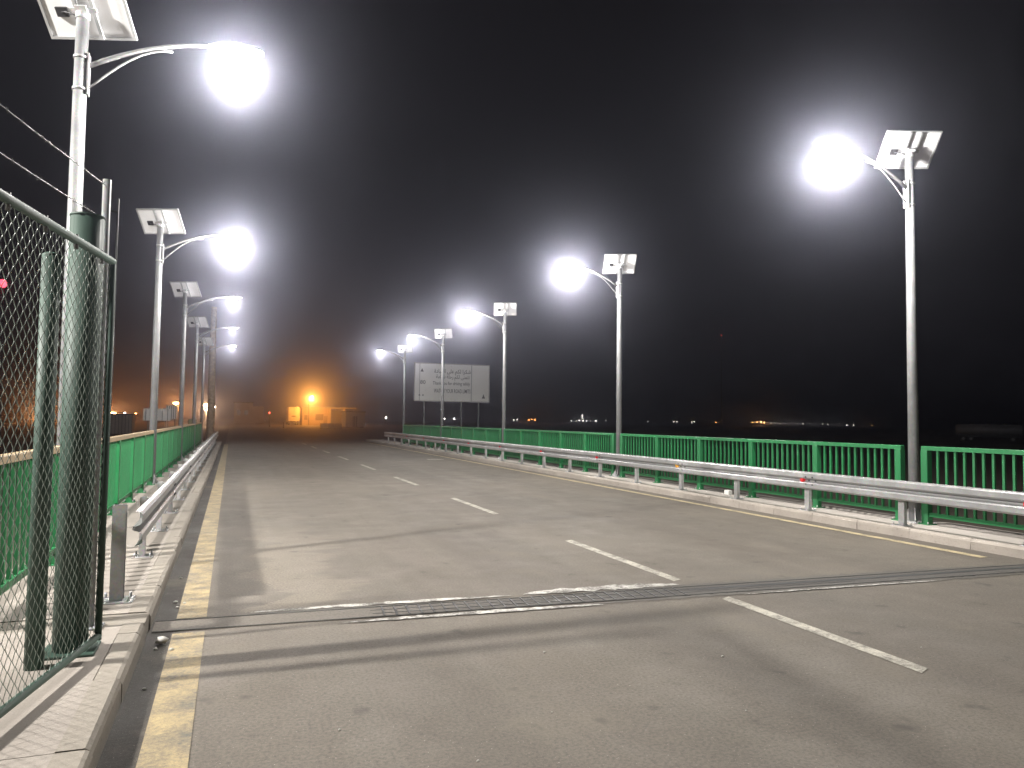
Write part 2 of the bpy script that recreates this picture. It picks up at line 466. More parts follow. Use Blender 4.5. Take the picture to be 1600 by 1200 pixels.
def ragged(x0,x1,off,w,name,seed,m='pale_mortar',z=.009):
    rr=random.Random(seed); mb=MB(); n=int((x1-x0)/.06); up=[];dn=[]
    for i in range(n+1):
        x=x0+(x1-x0)*i/n; e=math.sin(PI*i/n)**.5
        up.append((x-4.5,jy(x)+off+e*w*(.5+.5*rr.random())-6.45,z)); dn.append((x-4.5,jy(x)+off-e*w*.35*rr.random()-6.45,z))
    fs=[(i,i+1,n+2+i,n+1+i) for i in range(n)]
    mb.add(dn+up,fs); mb.build(name,M[m],t)
ragged(.9,3.3,-.30,.10,'mortar_strip',1); ragged(2.7,4.45,.27,.20,'mortar_strip',2); ragged(.2,2.6,.25,.09,'mortar_strip',3); ragged(4.8,7.4,-.29,.05,'mortar_strip',5)
ragged(3.0,9.4,-.25,.12,'tar_smear',11,'tar',.0045); ragged(3.2,9.5,.19,.13,'tar_smear',12,'tar',.0045); ragged(.0,2.0,.20,.05,'tar_smear',13,'tar',.0045)
for x0,x1 in ((-2.02,KL-.01),(KR+.01,10.9)):
    yb=6.45 if x0<0 else 6.29
    mb=MB(); mb.box((x0-4.5,yb-.165-6.45,0),(x1-4.5,yb+.165-6.45,.141))
    mb.build('kerb_cover_plate',M['kerb'],t)

# ------------------------------------------------------------------ solar street lamps
def lamp_prototype(side):
    """side +1: arm reaches towards +X"""
    t=thing('solar_street_lamp','x','street lamp')
    mb=MB(); mb.tube([(0,0,.02),(0,0,3.0),(0,0,6.02)],[.082,.076,.066],16)
    mb.build('pole',M['pole'],t)
    mb=MB(); mb.bevbox((-.17,-.17,0),(.17,.17,.02),.01)
    for k in range(4):
        w=k*PI/2+PI/4; d=Vector((math.cos(w),math.sin(w),0)); n=Vector((-d.y,d.x,0))*.006
        a,c,e=d*.075,d*.19,d*.075
        mb.add([a-n+Vector((0,0,.021)),c-n+Vector((0,0,.021)),e-n+Vector((0,0,.24)),a+n+Vector((0,0,.021)),c+n+Vector((0,0,.021)),e+n+Vector((0,0,.24))],[(0,1,2),(3,5,4),(0,3,4,1),(1,4,5,2),(2,5,3,0)])
        q=Vector((math.copysign(.13,d.x),math.copysign(.13,d.y),0)); mb.tube([q+Vector((0,0,.02)),q+Vector((0,0,.075))],.013,6)
    mb.build('base_plate',M['galv'],t)
    s=side; al=1.30
    mb=MB(); pts=[(s*(.07+al*u),0,5.46+.47*(1-(1-u)**1.7)) for u in [i/8 for i in range(9)]]
    mb.tube(pts,[.028-.006*i/8 for i in range(9)],10); mb.build('arm',M['pole'],t)
    mb=MB(); pts=[(s*(.075+.85*u),0,5.20+.585*math.sin(u*PI/2)**1.0) for u in [i/8 for i in range(9)]]
    mb.tube(pts,.012,8); mb.build('brace',M['pole'],t)
    mb=MB(); mb.cbox((s*.078,0,5.36),(.018,.11,.46)); 
    for z in (5.18,5.54): mb.tube([(0,0,z-.014),(0,0,z+.014)],.080,14)
    mb.build('arm_bracket',M['galv'],t)
    # lamp head: tapering oval housing, lens slung below
    mb=MB(); rings=[]
    for u,w,h in ((0,.035,.03),(.06,.07,.045),(.16,.13,.065),(.34,.155,.075),(.5,.15,.062),(.6,.11,.04),(.63,.05,.02)):
        x=s*(1.30+u); z=5.925+.03*u
        rings.append([(x,w*math.cos(a)*(1 if abs(math.cos(a))<.9 else 1),z+h*(math.sin(a) if math.sin(a)>0 else .55*math.sin(a))) for a in [2*PI*k/14*s for k in range(14)]])
    mb.loft(rings); hd=mb.build('lamp_head',M['head'],t)
    mb=MB(); mb.sphere((s*1.62,0,5.895),.115,14,0,(1.35,1.0,.42)); ln=mb.build('lens',M['lens'],hd)
    ld=bpy.data.lights.new('lamp_light','POINT'); ld.energy=LAMP_W; ld.color=LAMP_COL; ld.shadow_soft_size=.17
    lo=bpy.data.objects.new('lamp_light',ld); C.objects.link(lo); lo.parent=ln; lo.location=(s*1.62,0,5.66)
    # solar panel, tilted, underside towards the approach
    u=Vector((.88,-.25,.03)); v=Vector((.15,.40,-.45)); n=u.cross(v).normalized()
    if n.z<0: n=-n
    c=Vector((0,0,6.09))+n*.05
    mb=MB(); mb.obox(c,u,v,n*.006,0); mb.obox(c+n*.006,u*.97,v*.97,n*.004,1)
    p=mb.build('solar_panel',[M['backsheet'],M['cell']],t)
    mb=MB()
    uu,vv=u.normalized(),v.normalized()
    for sg in (-1,1):
        mb.obox(c+sg*u*.5,uu*.03,v+vv*.03,n*.035); mb.obox(c+sg*v*.5,u-uu*.03,vv*.03,n*.0345)
    mb.build('panel_frame',M['alu'],p)
    for q in (-.085,.115):
        mb=MB(); mb.obox(c+u*q-n*.032,uu*.035,v*.99,n*.034); mb.build('mounting_rail',M['alu'],p)
    mb=MB(); mb.obox(c+u*.015-n*.062,u*.30,vv*.05,n*.022); mb.obox(c-n*.09,uu*.12,vv*.12,n*.04); mb.tube([(0,0,5.98),(0,0,6.05)],.075,12); mb.build('panel_bracket',M['galv'],t)
    mb=MB(); jb=c-u*.27+v*.05-n*.022; mb.obox(jb,uu*.12,vv*.10,n*.032); mb.build('junction_box',M['plastic'],p)
    mb=MB(); mb.tube([jb-n*.02,jb+u*.07-n*.07-vv*.02,jb+u*.16-n*.08,Vector((-.05,-.02,6.0))],.009,6); mb.build('cable',M['plastic'],p)
    return t
protoL=lamp_prototype(1); protoR=lamp_prototype(-1)
ordn=['nearest','second','third','fourth','farthest']
lab_L=['tall solar street lamp nearest on the left, standing right behind the chain-link gate',
 'left-hand solar street lamp second from the front, its pole behind the green railing',
 'left-hand solar street lamp third in the row, its small glow clear of the others',
 'left-hand solar street lamp fourth in the row beside the wooden utility pole',
 'left-hand solar street lamp farthest away at the end of the left railing']
lab_R=['right-hand solar street lamp nearest the camera in the gap between two green railings',
 'right-hand solar street lamp second from the front, right of the glare at mid picture',
 'right-hand solar street lamp third from the front, right of the large white billboard',
 'right-hand solar street lamp whose pole crosses in front of the large white billboard',
 'right-hand solar street lamp farthest away, left of the large white billboard']
powers_L=[.85,.95,.30,.16,.20]; powers_R=[1.0,.95,.62,.42,.28]
rots=[0,0,0,0,0]
def place_lamps(proto,X,Ys,labs,pw):
    for i,Y in enumerate(Ys):
        o=proto if i==0 else copy_tree(proto)
        o.location=(X,Y,.148); tag(o,labs[i],'street lamp','solar street lamps along the bridge')
        if pw[i]!=1.0:
            for ch in o.children_recursive:
                if ch.type=='LIGHT': ch.data=ch.data.copy(); ch.data.energy=LAMP_W*pw[i]
            
place_lamps(protoL,XL,YL,lab_L,powers_L); place_lamps(protoR,XR,YR,lab_R,powers_R)
for p_ in (protoL,protoR): pass

# ------------------------------------------------------------------ green railings
def railing(X,y0,y1,n,label,cap='green'):
    t=thing('bridge_railing',label,'railing',(X,(y0+y1)/2,.147),'green railing bays between the lamp poles')
    c=(y0+y1)/2; st=(y1-y0-.12)/n
    ys=[y0+.06+st*i-c for i in range(n+1)]
    for y in ys:
        mb=MB(); mb.bevbox((-.055,y-.06,.012),(.055,y+.06,1.165),.006); mb.bevbox((-.10,y-.10,0),(.10,y+.10,.012),.004)
        for sx in (-1,1):
            for sy in (-1,1): mb.tube([(sx*.075,y+sy*.08,.012),(sx*.075,y+sy*.08,.045)],.011,6,1)
        mb.build('post',[M['green'],M['galv']],t)
    mb=MB(); mb.bevbox((-.045,y0-c,1.166),(.045,y1-c,1.232),.008); mb.build('top_rail',M[cap],t)
    mb=MB()
    for i in range(n): mb.box((-.03,ys[i]+.06,.13),(.03,ys[i+1]-.06,.19))
    mb.build('bottom_rail',M['green'],t)
    for i in range(n):
        mb=MB(); a,e=ys[i]+.06,ys[i+1]-.06; k=11
        for j in range(1,k+1):
            y=a+(e-a)*j/(k+1); mb.box((-.016,y-.018,.19),(.016,y+.018,1.166))
        mb.build('baluster_panel',M['green'],t)
    return t
railing(XL,6.35,9.05,1,'left green railing bay nearest the camera, seen through the chain-link gate','tan')
for (a,c_),l in zip(zip(YL[:-1],YL[1:]),['left green railing bay just beyond the gate, the longest stretch of solid green','left green railing bay between the second and third left lamps','left green railing bay between the third and fourth left lamps','left green railing bay farthest away, ending near the utility pole']):
    railing(XL,a+.25,(c_-.25) if c_<48 else 47.2,5 if c_<48 else 4,l,'tan')
railing(XR-.02,.95,YR[0]-.19,4,'right green railing bay nearest the camera, cut by the right picture edge')
for (a,c_),l in zip(zip(YR[:-1],YR[1:]),['right green railing bay between the nearest and second right lamps','right green railing bay between the second and third right lamps','right green railing bay in front of the right half of the billboard','right green railing bay farthest away, below the left edge of the billboard']):
    railing(XR-.02,a+.19,c_-.19,5,l)

# ------------------------------------------------------------------ crash barriers
def wprof(s):
    # W-shaped beam; s=+1 faces +X
    pts=[(.028,.0),(.062,.012),(.083,.032),(.083,.102),(.064,.124),(.006,.142),(.006,.168),(.064,.186),(.083,.208),(.083,.278),(.062,.298),(.028,.31)]
    front=[(s*x,z) for x,z in pts]; back=[(s*(x-.006),z) for x,z in reversed(pts)]
    return front+back
def guardrail(X,s,y_start,y_end,ypost,label,ref_first,end_curl,colors):
    t=thing('guardrail',label,'guardrail',(X,y_start,.147))
    Z0=.395
    ys=[]; y=ypost
    while y<y_end: ys.append(y); y+=2.03
    for y in ys:
        mb=MB(); y-=y_start
        # channel post open towards the back
        mb.box((-.055,y-.055,0),(.0,y-.048,.66)); mb.box((-.0,y-.055,0),(.006,y+.055,.66)); mb.box((-.055,y+.048,0),(.0,y+.055,.66))
        mb.bevbox((-.12,y-.12,0),(.09,y+.12,.012),.004)
        for sx,sy in ((-.09,-.09),(-.09,.09),(.065,-.09),(.065,.09)): mb.tube([(sx,y+sy,.012),(sx,y+sy,.05)],.010,6)
        if s<0: mb.v=[(-a,b_,c_) for a,b_,c_ in mb.v]; mb.f=[tuple(reversed(f)) for f in mb.f]
        mb.build('post',M['galv'],t)
        mb=MB(); mb.cbox((s*.035,y,Z0+.155),(.054,.10,.20)); mb.build('spacer',M['galv'],t)
    y=y_start
    while y<y_end-.5:
        e=min(y+4.06,y_end); mb=MB()
        lap=.0
        mb.sweep([(s*.062+x,z+Z0) for x,z in wprof(s)],y-y_start+.001,e-y_start-.001)
        # lapped end of the next beam, standing 3 mm proud, with its bolts
        if e<y_end-.1:
            mb.sweep([(s*.065+x,z+Z0) for x,z in wprof(s)],e-y_start-.3,e-y_start-.004)
            for zz in (.09,.155,.22):
                for yy in (-.24,-.08):
                    xx=s*(.062+.084 if zz!=.155 else .070); mb.tube([(xx,e-y_start+yy,Z0+zz),(xx+s*.018,e-y_start+yy,Z0+zz)],.014,6,1)
        mb.build('beam',[M['galv_rail'],M['steel_dark']],t); y=e
    for i,k in enumerate(range(ref_first,len(ys),2)):
        if i>=len(colors): break
        y=ys[k]-y_start; mb=MB()
        x=s*.078; mb.add([(x,y-.05,Z0+.115),(x,y+.05,Z0+.125),(x,y+.05,Z0+.185),(x,y-.05,Z0+.195),(x+s*.06,y-.04,Z0+.125),(x+s*.035,y+.04,Z0+.13),(x+s*.035,y+.04,Z0+.18),(x+s*.06,y-.04,Z0+.185)],
               [(0,1,2,3),(4,5,6,7),(0,1,5,4),(1,2,6,5),(2,3,7,6),(3,0,4,7)])
        r=mb.build('reflector',M['red_ref'] if colors[i]=='r' else M['amber_ref'],t)
        r['label']='red reflector on the barrier' if colors[i]=='r' else 'amber reflector on the barrier'
    return t
guardrail(-.86,1,7.42,48.0,9.2,'left steel crash barrier running between kerb and green railing',99,.9,'')
guardrail(9.80,-1,2.6,50.0,2.66,'right steel crash barrier with red and amber reflectors',2,1,'rrarrrrrrr')
t=thing('barrier_post','lone upright steel post standing before the left crash barrier begins','post',(-.86,7.08,.147))
mb=MB(); mb.box((-.05,-.055,.0125),(-.044,.055,.80)); mb.box((-.044,-.055,.0125),(.05,-.049,.80)); mb.box((-.044,.049,.0125),(.05,.055,.80)); mb.build('channel',M['galv'],t)
mb=MB(); mb.bevbox((-.13,-.13,0),(.13,.13,.012),.004)
for sx in (-1,1):
    for sy in (-1,1): mb.tube([(sx*.095,sy*.095,.012),(sx*.095,sy*.095,.055)],.011,6)
mb.build('base_plate',M['galv'],t)

# ------------------------------------------------------------------ chain-link gate and border fence
def chain_mesh(P0,P1,z0,z1,pitch,r,mb):
    """woven zigzag wires between two plan points"""
    P0=Vector((*P0,0)); P1=Vector((*P1,0)); d=P1-P0; ln=d.length; d/=ln; nrm=Vector((-d.y,d.x,0))
    nw=int(ln/pitch); nh=int((z1-z0)/pitch); hh=(z1-z0)/nh
    for i in range(nw):
        pts=[]
        for j in range(nh+1):
            right=(i+j)%2
            o=i*pitch+(pitch*1.03 if right else -pitch*.03)+random.uniform(-.0015,.0015)
            pts.append(P0+d*min(ln,max(0,o))+nrm*(r if right else -r)+Vector((0,0,z0+j*hh)))
        mb.tube(pts,r,3,0,False,True)
GA=Vector((-.795,5.70)); GB=Vector((-1.47,1.95))   # free edge and hinge of the open leaf
t=thing('chain_link_gate','open green chain-link gate leaf at the left picture edge','gate',(GB.x,GB.y,.147))
def rel(p): return (p[0]-GB.x,p[1]-GB.y,p[2]-.147)
mb=MB(); mb.tube([rel((GA.x,GA.y,.20)),rel((GA.x,GA.y,2.745))],.022,10); mb.build('stile',M['dark_green'],t)
mb=MB(); mb.tube([rel((GB.x,GB.y,.20)),rel((GB.x,GB.y,2.745))],.022,10); mb.build('stile',M['dark_green'],t)
mb=MB(); mb.tube([rel((GA.x,GA.y,2.755)),rel((GB.x,GB.y,2.755))],.026,10); mb.build('top_rail',M['dark_green'],t)
mb=MB(); mb.tube([rel((GA.x,GA.y,.225)),rel((GB.x,GB.y,.225))],.024,10); mb.build('bottom_rail',M['dark_green'],t)
mb=MB(); chain_mesh(GB,GA,.235,2.735,.041,.0023,mb); mb.v=[rel(v) for v in mb.v]; mb.build('wire_mesh',M['wire_green'],t)
mb=MB()
for k in range(9):
    p=GB.lerp(GA,(k+.5)/9); mb.tube([rel((p.x,p.y,2.70)),rel((p.x,p.y,2.79))],.012,6)
mb.build('tie_wires',M['wire'],t)

mb=MB(); mb.tube([(0,0,0),(0,0,2.89)],.105,20); mb.tube([(0,0,2.885),(0,0,2.90)],[.108,.108],20); mb.bevbox((-.16,-.16,-.001),(.16,.16,.018),.005)
o=mb.build('gate_post',M['dark_green']); o.location=(-.95,5.66,.148); tag(o,'thick round dark green gate post behind the end of the gate leaf','post')
mb=MB(); mb.tube([(0,0,0),(0,0,2.55)],.055,14); mb.sphere((0,0,2.55),.056,12,0,(1,1,.5))
o=mb.build('gate_post',M['dark_green']); o.location=(-1.09,5.36,.148); tag(o,'thin round green gate post left of the thick one','post')
t=thing('barbed_wire_fence','three barbed wire strands strung from a slim steel pipe above the gate','fence',(-.93,6.25,.148))
mb=MB(); mb.tube([(0,0,0),(0,0,3.33)],.030,10); mb.bevbox((-.09,-.09,0),(.09,.09,.012),.004); mb.build('pipe',M['pole'],t)
mb=MB(); mb.tube([(.075,.02,.4),(.078,.02,3.2)],.007,6)
for z in (.9,1.7,2.5,3.1): mb.tube([(0.02,.01,z),(.082,.02,z)],.006,5)
mb.build('stay_wire',M['wire'],t)
mb=MB(); mb.tube([(-.95,-4.9,0),(-.95,-4.9,3.33)],.030,10); mb.bevbox((-1.04,-4.99,0),(-.86,-4.81,.012),.004); mb.build('pipe',M['pole'],t)
for zz in (3.28,3.02,2.78):
    mb=MB(); pts=[]
    for k in range(31):
        a=k/30; pts.append((-.95*a,-4.9*a,zz-.05*math.sin(PI*a)))
    mb.tube(pts,.0028,5)
    for k in range(1,60):
        a=k/60; p=Vector((-.95*a,-4.9*a,zz-.05*math.sin(PI*a)))
        for _ in range(2):
            d=Vector((random.uniform(-1,1),random.uniform(-1,1),random.uniform(-1,1))).normalized()*.019
            mb.tube([p-d,p+d],.0018,4)
    mb.build('barbed_strand',M['wire'],t)
# fence running off to the left behind the gate
t=thing('chain_link_fence','green chain-link fence running off left behind the gate','fence',(-2.1,6.6,.147))
mb=MB(); chain_mesh((0,0),(-5.2,0),.05,2.45,.05,.0018,mb); mb.build('wire_mesh',M['wire_green'],t)
for x in (-0.03,-2.6,-5.2):
    mb=MB(); mb.tube([(x,.04,0),(x,.04,2.55)],.03,10); mb.build('post',M['dark_green'],t)
for z in (.3,1.25,2.42):
    mb=MB(); mb.tube([(0,.02,z),(-5.2,.02,z)],.006 if z!=2.42 else .02,6); mb.build('line_wire',M['dark_green'],t)

# ------------------------------------------------------------------ floodlight mast standing in the yard left of the bridge
t=thing('floodlight_mast','steel mast with a yard floodlight left of the bridge','floodlight',(-12.0,5.4,-1.0))
mb=MB(); mb.tube([(0,0,0),(0,0,10.6)],[.12,.08],12); mb.build('pole',M['pole'],t)
mb=MB(); mb.obox((.22,0,10.5),(.40,0,-.28),(0,.42,0),(.10,0,.14)); hd=mb.build('lamp_head',M['head'],t)
mb=MB(); mb.obox((.265,0,10.41),(.36,0,-.252),(0,.37,0),(-.004,0,-.006)); mb.build('lens',M['lens_dim'],hd)
ld=bpy.data.lights.new('flood_light','SPOT'); ld.energy=FLOOD_W; ld.color=(1,.96,.90); ld.spot_size=math.radians(120); ld.spot_blend=.7; ld.shadow_soft_size=.34
lo=bpy.data.objects.new('flood_light',ld); C.objects.link(lo); lo.parent=hd; lo.location=(.33,0,10.3)
lo.rotation_euler=Vector((12.5,2.0,-9.3)).to_track_quat('-Z','Y').to_euler()

# ------------------------------------------------------------------ billboard with its writing
def text_mesh(body,size,name,m,parent,loc,align='LEFT',sx=1.0):
    cu=bpy.data.curves.new(name,'FONT'); cu.body=body; cu.size=size; cu.align_x=align; cu.extrude=.004; cu.resolution_u=2; cu.offset=.004*size
    tmp=bpy.data.objects.new(name,cu); C.objects.link(tmp)
    dg=bpy.context.evaluated_depsgraph_get(); me=bpy.data.meshes.new_from_object(tmp.evaluated_get(dg))
    bpy.data.objects.remove(tmp,do_unlink=True); bpy.data.curves.remove(cu)
    me.name=name; me.materials.clear(); me.materials.append(m)
    o=bpy.data.objects.new(name,me); C.objects.link(o); o.parent=parent
    o.location=loc; o.rotation_euler=(PI/2,0,0); o.scale=(sx,1,1)
    return o
# joined Arabic letter forms, written in visual order: isolated, final, initial, medial
AR={'ش':'\ufeb5\ufeb6\ufeb7\ufeb8','ك':'\ufed9\ufeda\ufedb\ufedc','ر':'\ufead\ufeae\ufead\ufeae','ا':'\ufe8d\ufe8e\ufe8d\ufe8e','ل':'\ufedd\ufede\ufedf\ufee0','ع':'\ufec9\ufeca\ufecb\ufecc','ى':'\ufeef\ufef0\ufeef\ufef0','ق':'\ufed5\ufed6\ufed7\ufed8','ي':'\ufef1\ufef2\ufef3\ufef4','د':'\ufea9\ufeaa\ufea9\ufeaa','ة':'\ufe93\ufe94\ufe93\ufe94','م':'\ufee1\ufee2\ufee3\ufee4','ن':'\ufee5\ufee6\ufee7\ufee8','ت':'\ufe95\ufe96\ufe97\ufe98','ح':'\ufea1\ufea2\ufea3\ufea4','س':'\ufeb1\ufeb2\ufeb3\ufeb4','ط':'\ufec1\ufec2\ufec3\ufec4'}
NOJOIN='رادةى'
def arabic(s):
    out=[]
    for w in s.split(' '):
        r=''
        for i,ch in enumerate(w):
            prev=i>0 and w[i-1] not in NOJOIN; nxt=i<len(w)-1 and ch not in NOJOIN
            r+=AR[ch][3 if prev and nxt else 1 if prev else 2 if nxt else 0]
        out.append(r)
    return ' '.join(out)[::-1]
BY=55.0; bx0,bx1,bz0,bz1=12.85,18.78,3.13,5.99
t=thing('billboard','large white billboard with Arabic and English lettering behind the right railing','billboard',(15.8,BY,-.95))
zb=.95
mb=MB(); mb.box((bx0-15.8,-.03,bz0+zb),(bx1-15.8,.03,bz1+zb)); mb.build('board',M['sign_white'],t)
mb=MB()
for q in (bz0,bz1): mb.cbox(((bx0+bx1)/2-15.8,0,q+zb),(bx1-bx0+.1,.09,.07))
for q in (bx0,bx1): mb.cbox((q-15.8,0,(bz0+bz1)/2+zb),(.07,.089,bz1-bz0-.07))
mb.build('board_frame',M['cabin_white'],t)
for px in (663,693,721,748):
    x=atY(px,650,BY).x-15.8; mb=MB(); mb.tube([(x,.09,0),(x,.09,bz1+zb-.1)],.055,10); mb.build('post',M['pole'],t)
mb=MB(); mb.box((bx0+.36-15.8,-.034,bz0+zb+.04),(bx0+.395-15.8,-.0305,bz1+zb-.04)); mb.box((17.30-15.8,-.034,bz0+zb+.04),(17.36-15.8,-.0305,bz1+zb-.04)); mb.build('dividing_line',M['sign_grey'],t)
def sx_(px): return atY(px,600,BY).x-15.8
def sz_(py): return atY(700,py,BY).z+zb
def line(body,px0,px1,py_base,size):
    o=text_mesh(body,size,'lettering',M['sign_ink'],t,(0,0,0))
    w=max(v.co.x for v in o.data.vertices)-min(v.co.x for v in o.data.vertices) or 1
    o.scale=((sx_(px1)-sx_(px0))/w,1,1); o.location=(sx_(px0),-.036,sz_(py_base))
line(arabic('شكرا لكم على القيادة'),678,735,583,.42)
line(arabic('نتمنى لكم رحلة سلامة'),681,733,591.5,.40)
line('Thank you for driving safely',676,734,601.5,.36)
line('WATCH YOUR ROAD LIMITS',678,735,614,.44)
line('80',656,664.5,601,.42)
mb=MB()
def tri(px,py,w,h):
    x,z=sx_(px),sz_(py); mb.add([(x-w/2,-.034,z),(x+w/2,-.034,z),(x,-.034,z+h),(x-w/2,-.0305,z),(x+w/2,-.0305,z),(x,-.0305,z+h)],[(0,1,2),(0,3,4,1),(1,4,5,2),(2,5,3,0)])
tri(659,582,.24,.26); tri(755.5,621.5,.26,.34); tri(655.5,619,.14,.16); tri(661,619,.14,.12)
mb.build('emblem',M['sign_ink'],t)

# ------------------------------------------------------------------ left side: small boards, cabin, utility pole
def small_board(name,label,Y,px0,px1,py0,py1,ground):
    a=atY(px0,py0,Y); c=atY(px1,py1,Y); t=thing(name,label,'sign',((a.x+c.x)/2,Y,ground),'white boards beyond the left railing')
    w=c.x-a.x; mb=MB(); mb.cbox((0,0,(a.z+c.z)/2-ground),(w,.05,a.z-c.z)); mb.build('board',M['white_paint'],t)
    mb=MB()
    for k in range(5): mb.cbox((-w/2+w*(k+.5)/5,-.04,(a.z+c.z)/2-ground),(.035,.028,a.z-c.z-.03))
    mb.build('stiffener',M['grey_paint'],t)
    for sx in (-.32,.32): 
        mb=MB(); mb.tube([(sx*w,.06,0),(sx*w,.06,a.z-ground)],.04,8); mb.build('post',M['pole'],t)
small_board('sign_board','wide white ribbed sign board on two posts beyond the left railing',55,224,266,638,657.5,-.9)
small_board('sign_board','narrower white board just behind and right of the wide white board',57.5,260,276,633.5,655,-.9)
a=atY(170,648,80); c=atY(206,668,80); t=thing('site_cabin','dim grey ribbed cabin on a pale base ledge beyond the left railing','cabin',((a.x+c.x)/2,80,-.95))
w=c.x-a.x; zt=a.z+.95; mb=MB(); mb.box((-w/2,-.0,.5),(w/2,2.4,zt))
mb.build('wall',M['cabin_white'],t)
mb=MB(); 
for k in range(8): mb.cbox((-w/2+w*k/7,-.03,.5+(zt-.5)/2),(.05,.05,zt-.5))
mb.build('rib',M['grey_paint'],t)
mb=MB(); mb.box((-w/2-.25,-.5,0),(w/2+.25,2.6,.5)); mb.build('base_ledge',M['slab'],t)
mb=MB(); mb.box((-w/2-.1,-.12,zt),(w/2+.1,2.5,zt+.12)); mb.build('roof',M['grey_paint'],t)

o=MB().tube([(0,0,0),(.03,0,3),(.0,0,6.5),(.02,0,9.6)],[.27,.25,.22,.18],14).build('utility_pole',M['wood']); o.location=(-1.42,57,-.03); tag(o,'thick weathered utility pole at the far end of the left railing','utility pole')
t=thing('utility_cabinet','low olive utility cabinet beside the foot of the utility pole','cabinet',(-2.35,52,-.3))
mb=MB(); mb.bevbox((-.25,-.2,.1),(.25,.2,1.85),.02); mb.build('body',paint('olive_paint',(.19,.19,.11),.6),t)
mb=MB(); mb.box((-.21,-.215,.25),(.21,-.2005,1.75)); mb.build('door',paint('olive_door_paint',(.21,.21,.12),.6),t)
mb=MB(); mb.box((-.3,-.25,-.4),(.3,.25,.1)); mb.build('plinth',M['slab'],t)

# ------------------------------------------------------------------ orange-lit site across the junction
sp=atY(487,620,186)
t=thing('sodium_street_lamp','orange sodium street lamp glowing above the far building','street lamp',(sp.x-.6,186,0))
mb=MB(); mb.tube([(0,0,0),(0,0,sp.z-.2),(.15,0,sp.z+.05),(.5,0,sp.z+.12)],[.09,.07,.06,.05],10); mb.build('pole',M['pole'],t)
mb=MB(); mb.sphere((.62,0,sp.z+.12),.2,12,0,(1.5,.8,.5)); hd=mb.build('lamp_head',M['head'],t)
mb=MB(); mb.sphere((.62,0,sp.z),.35,12,0,(1.2,.9,.6)); mb.build('lens',M['sodium'],hd)
ld=bpy.data.lights.new('sodium_light','POINT'); ld.energy=SODIUM_W; ld.color=(1,.36,.05); ld.shadow_soft_size=.3
lo=bpy.data.objects.new('sodium_light',ld); C.objects.link(lo); lo.parent=hd; lo.location=(.62,-.5,sp.z-.55)

BYD=198
def bx(px): return atY(px,655,BYD).x
t=thing('guard_house','flat-roofed building lit orange by the sodium lamp','building',(bx(495),BYD,0))
x0=bx(472)-bx(495); x1=bx(517)-bx(495); x2=bx(556)-bx(495)
mb=MB(); mb.box((x0,0,0),(x1,6,4.3)); mb.build('wall',M['render_wall'],t)
mb=MB(); mb.box((x0-.3,-.8,4.3),(x2,6.3,4.62)); mb.build('roof',M['cabin_white'],t)
for px in (485,514.5,537):
    x=bx(px)-bx(495); mb=MB(); mb.box((x-.25,-.72,0),(x+.25,-.3,4.3)); mb.build('column',M['render_wall'],t)
mb=MB(); mb.box((x1+.02,2.5,0),(x2-.5,5.9,3.9)); mb.build('rear_wall',M['grey_paint'],t)
for px,w,z0,z1 in ((478,1.0,1.2,2.6),(499,2.2,1.1,2.9)):
    x=bx(px)-bx(495); mb=MB(); mb.box((x-w/2,-.06,z0),(x+w/2,-.003,z1)); f=mb.build('window',M['render_wall'],t)
    mb=MB(); mb.box((x-w/2+.1,-.07,z0+.1),(x+w/2-.1,-.062,z1-.1)); mb.build('pane',paint('lit_blind',(.20,.15,.10),.7),f)
x=bx(508.5)-bx(495); mb=MB(); mb.box((x-.5,-.05,0),(x+.5,-.003,2.3)); d=mb.build('door',M['wood'],t)
mb=MB(); mb.box((x+.34,-.10,1.0),(x+.42,-.052,1.06)); mb.build('handle',M['steel_dark'],d)
# truck parked with its rear towards the camera
tp=atY(459,662,190); t=thing('box_truck','tall box truck glowing yellow beside the orange-lit building','truck',(tp.x,190,0))
mb=MB(); mb.bevbox((-1.35,0,.95),(1.35,7,4.35),.06); cb=mb.build('cargo_box',M['truck_white'],t)
mb=MB(); mb.box((-.02,-.03,1.1),(.02,-.003,4.2)); 
for sx in (-1.2,1.2):
    for z in (1.5,2.6,3.7): mb.cbox((sx,-.04,z),(.2,.07,.1))
mb.build('door_hinges',M['grey_paint'],cb)
mb=MB(); mb.box((-.55,-.05,2.05),(.45,-.004,2.25)); mb.build('dark_plate',M['plastic'],cb)
mb=MB(); mb.bevbox((-1.25,7.3,.7),(1.25,9.3,3.3),.12); cab=mb.build('cab',M['truck_white'],t)
mb=MB(); mb.cbox((1.62,7.6,2.4),(.28,.12,.5)); mb.tube([(1.2,7.6,2.5),(1.6,7.6,2.5)],.03,6); mb.build('mirror',M['plastic'],cab)
mb=MB(); mb.box((-1.2,-.1,.55),(1.2,.12,.72)); mb.build('bumper',M['grey_paint'],t)
mb=MB(); mb.box((-.45,.3,.6),(.45,9.2,.94)); mb.build('chassis',M['steel_dark'],t)
for sx in (-1.05,1.05):
    for y in (1.3,2.4,8.2):
        mb=MB(); mb.tube([(sx-.16,y,.5),(sx+.16,y,.5)],.5,18); wl=mb.build('wheel',M['rubber'],t)
        mb=MB(); mb.tube([(sx-.17,y,.5),(sx+.17,y,.5)],.26,12); mb.build('rim',M['galv'],wl)
mb=MB(); mb.sphere((.75,.5,4.45),.25,10,0,(1,1,.7)); mb.build('beacon',M['truck_white'],t)
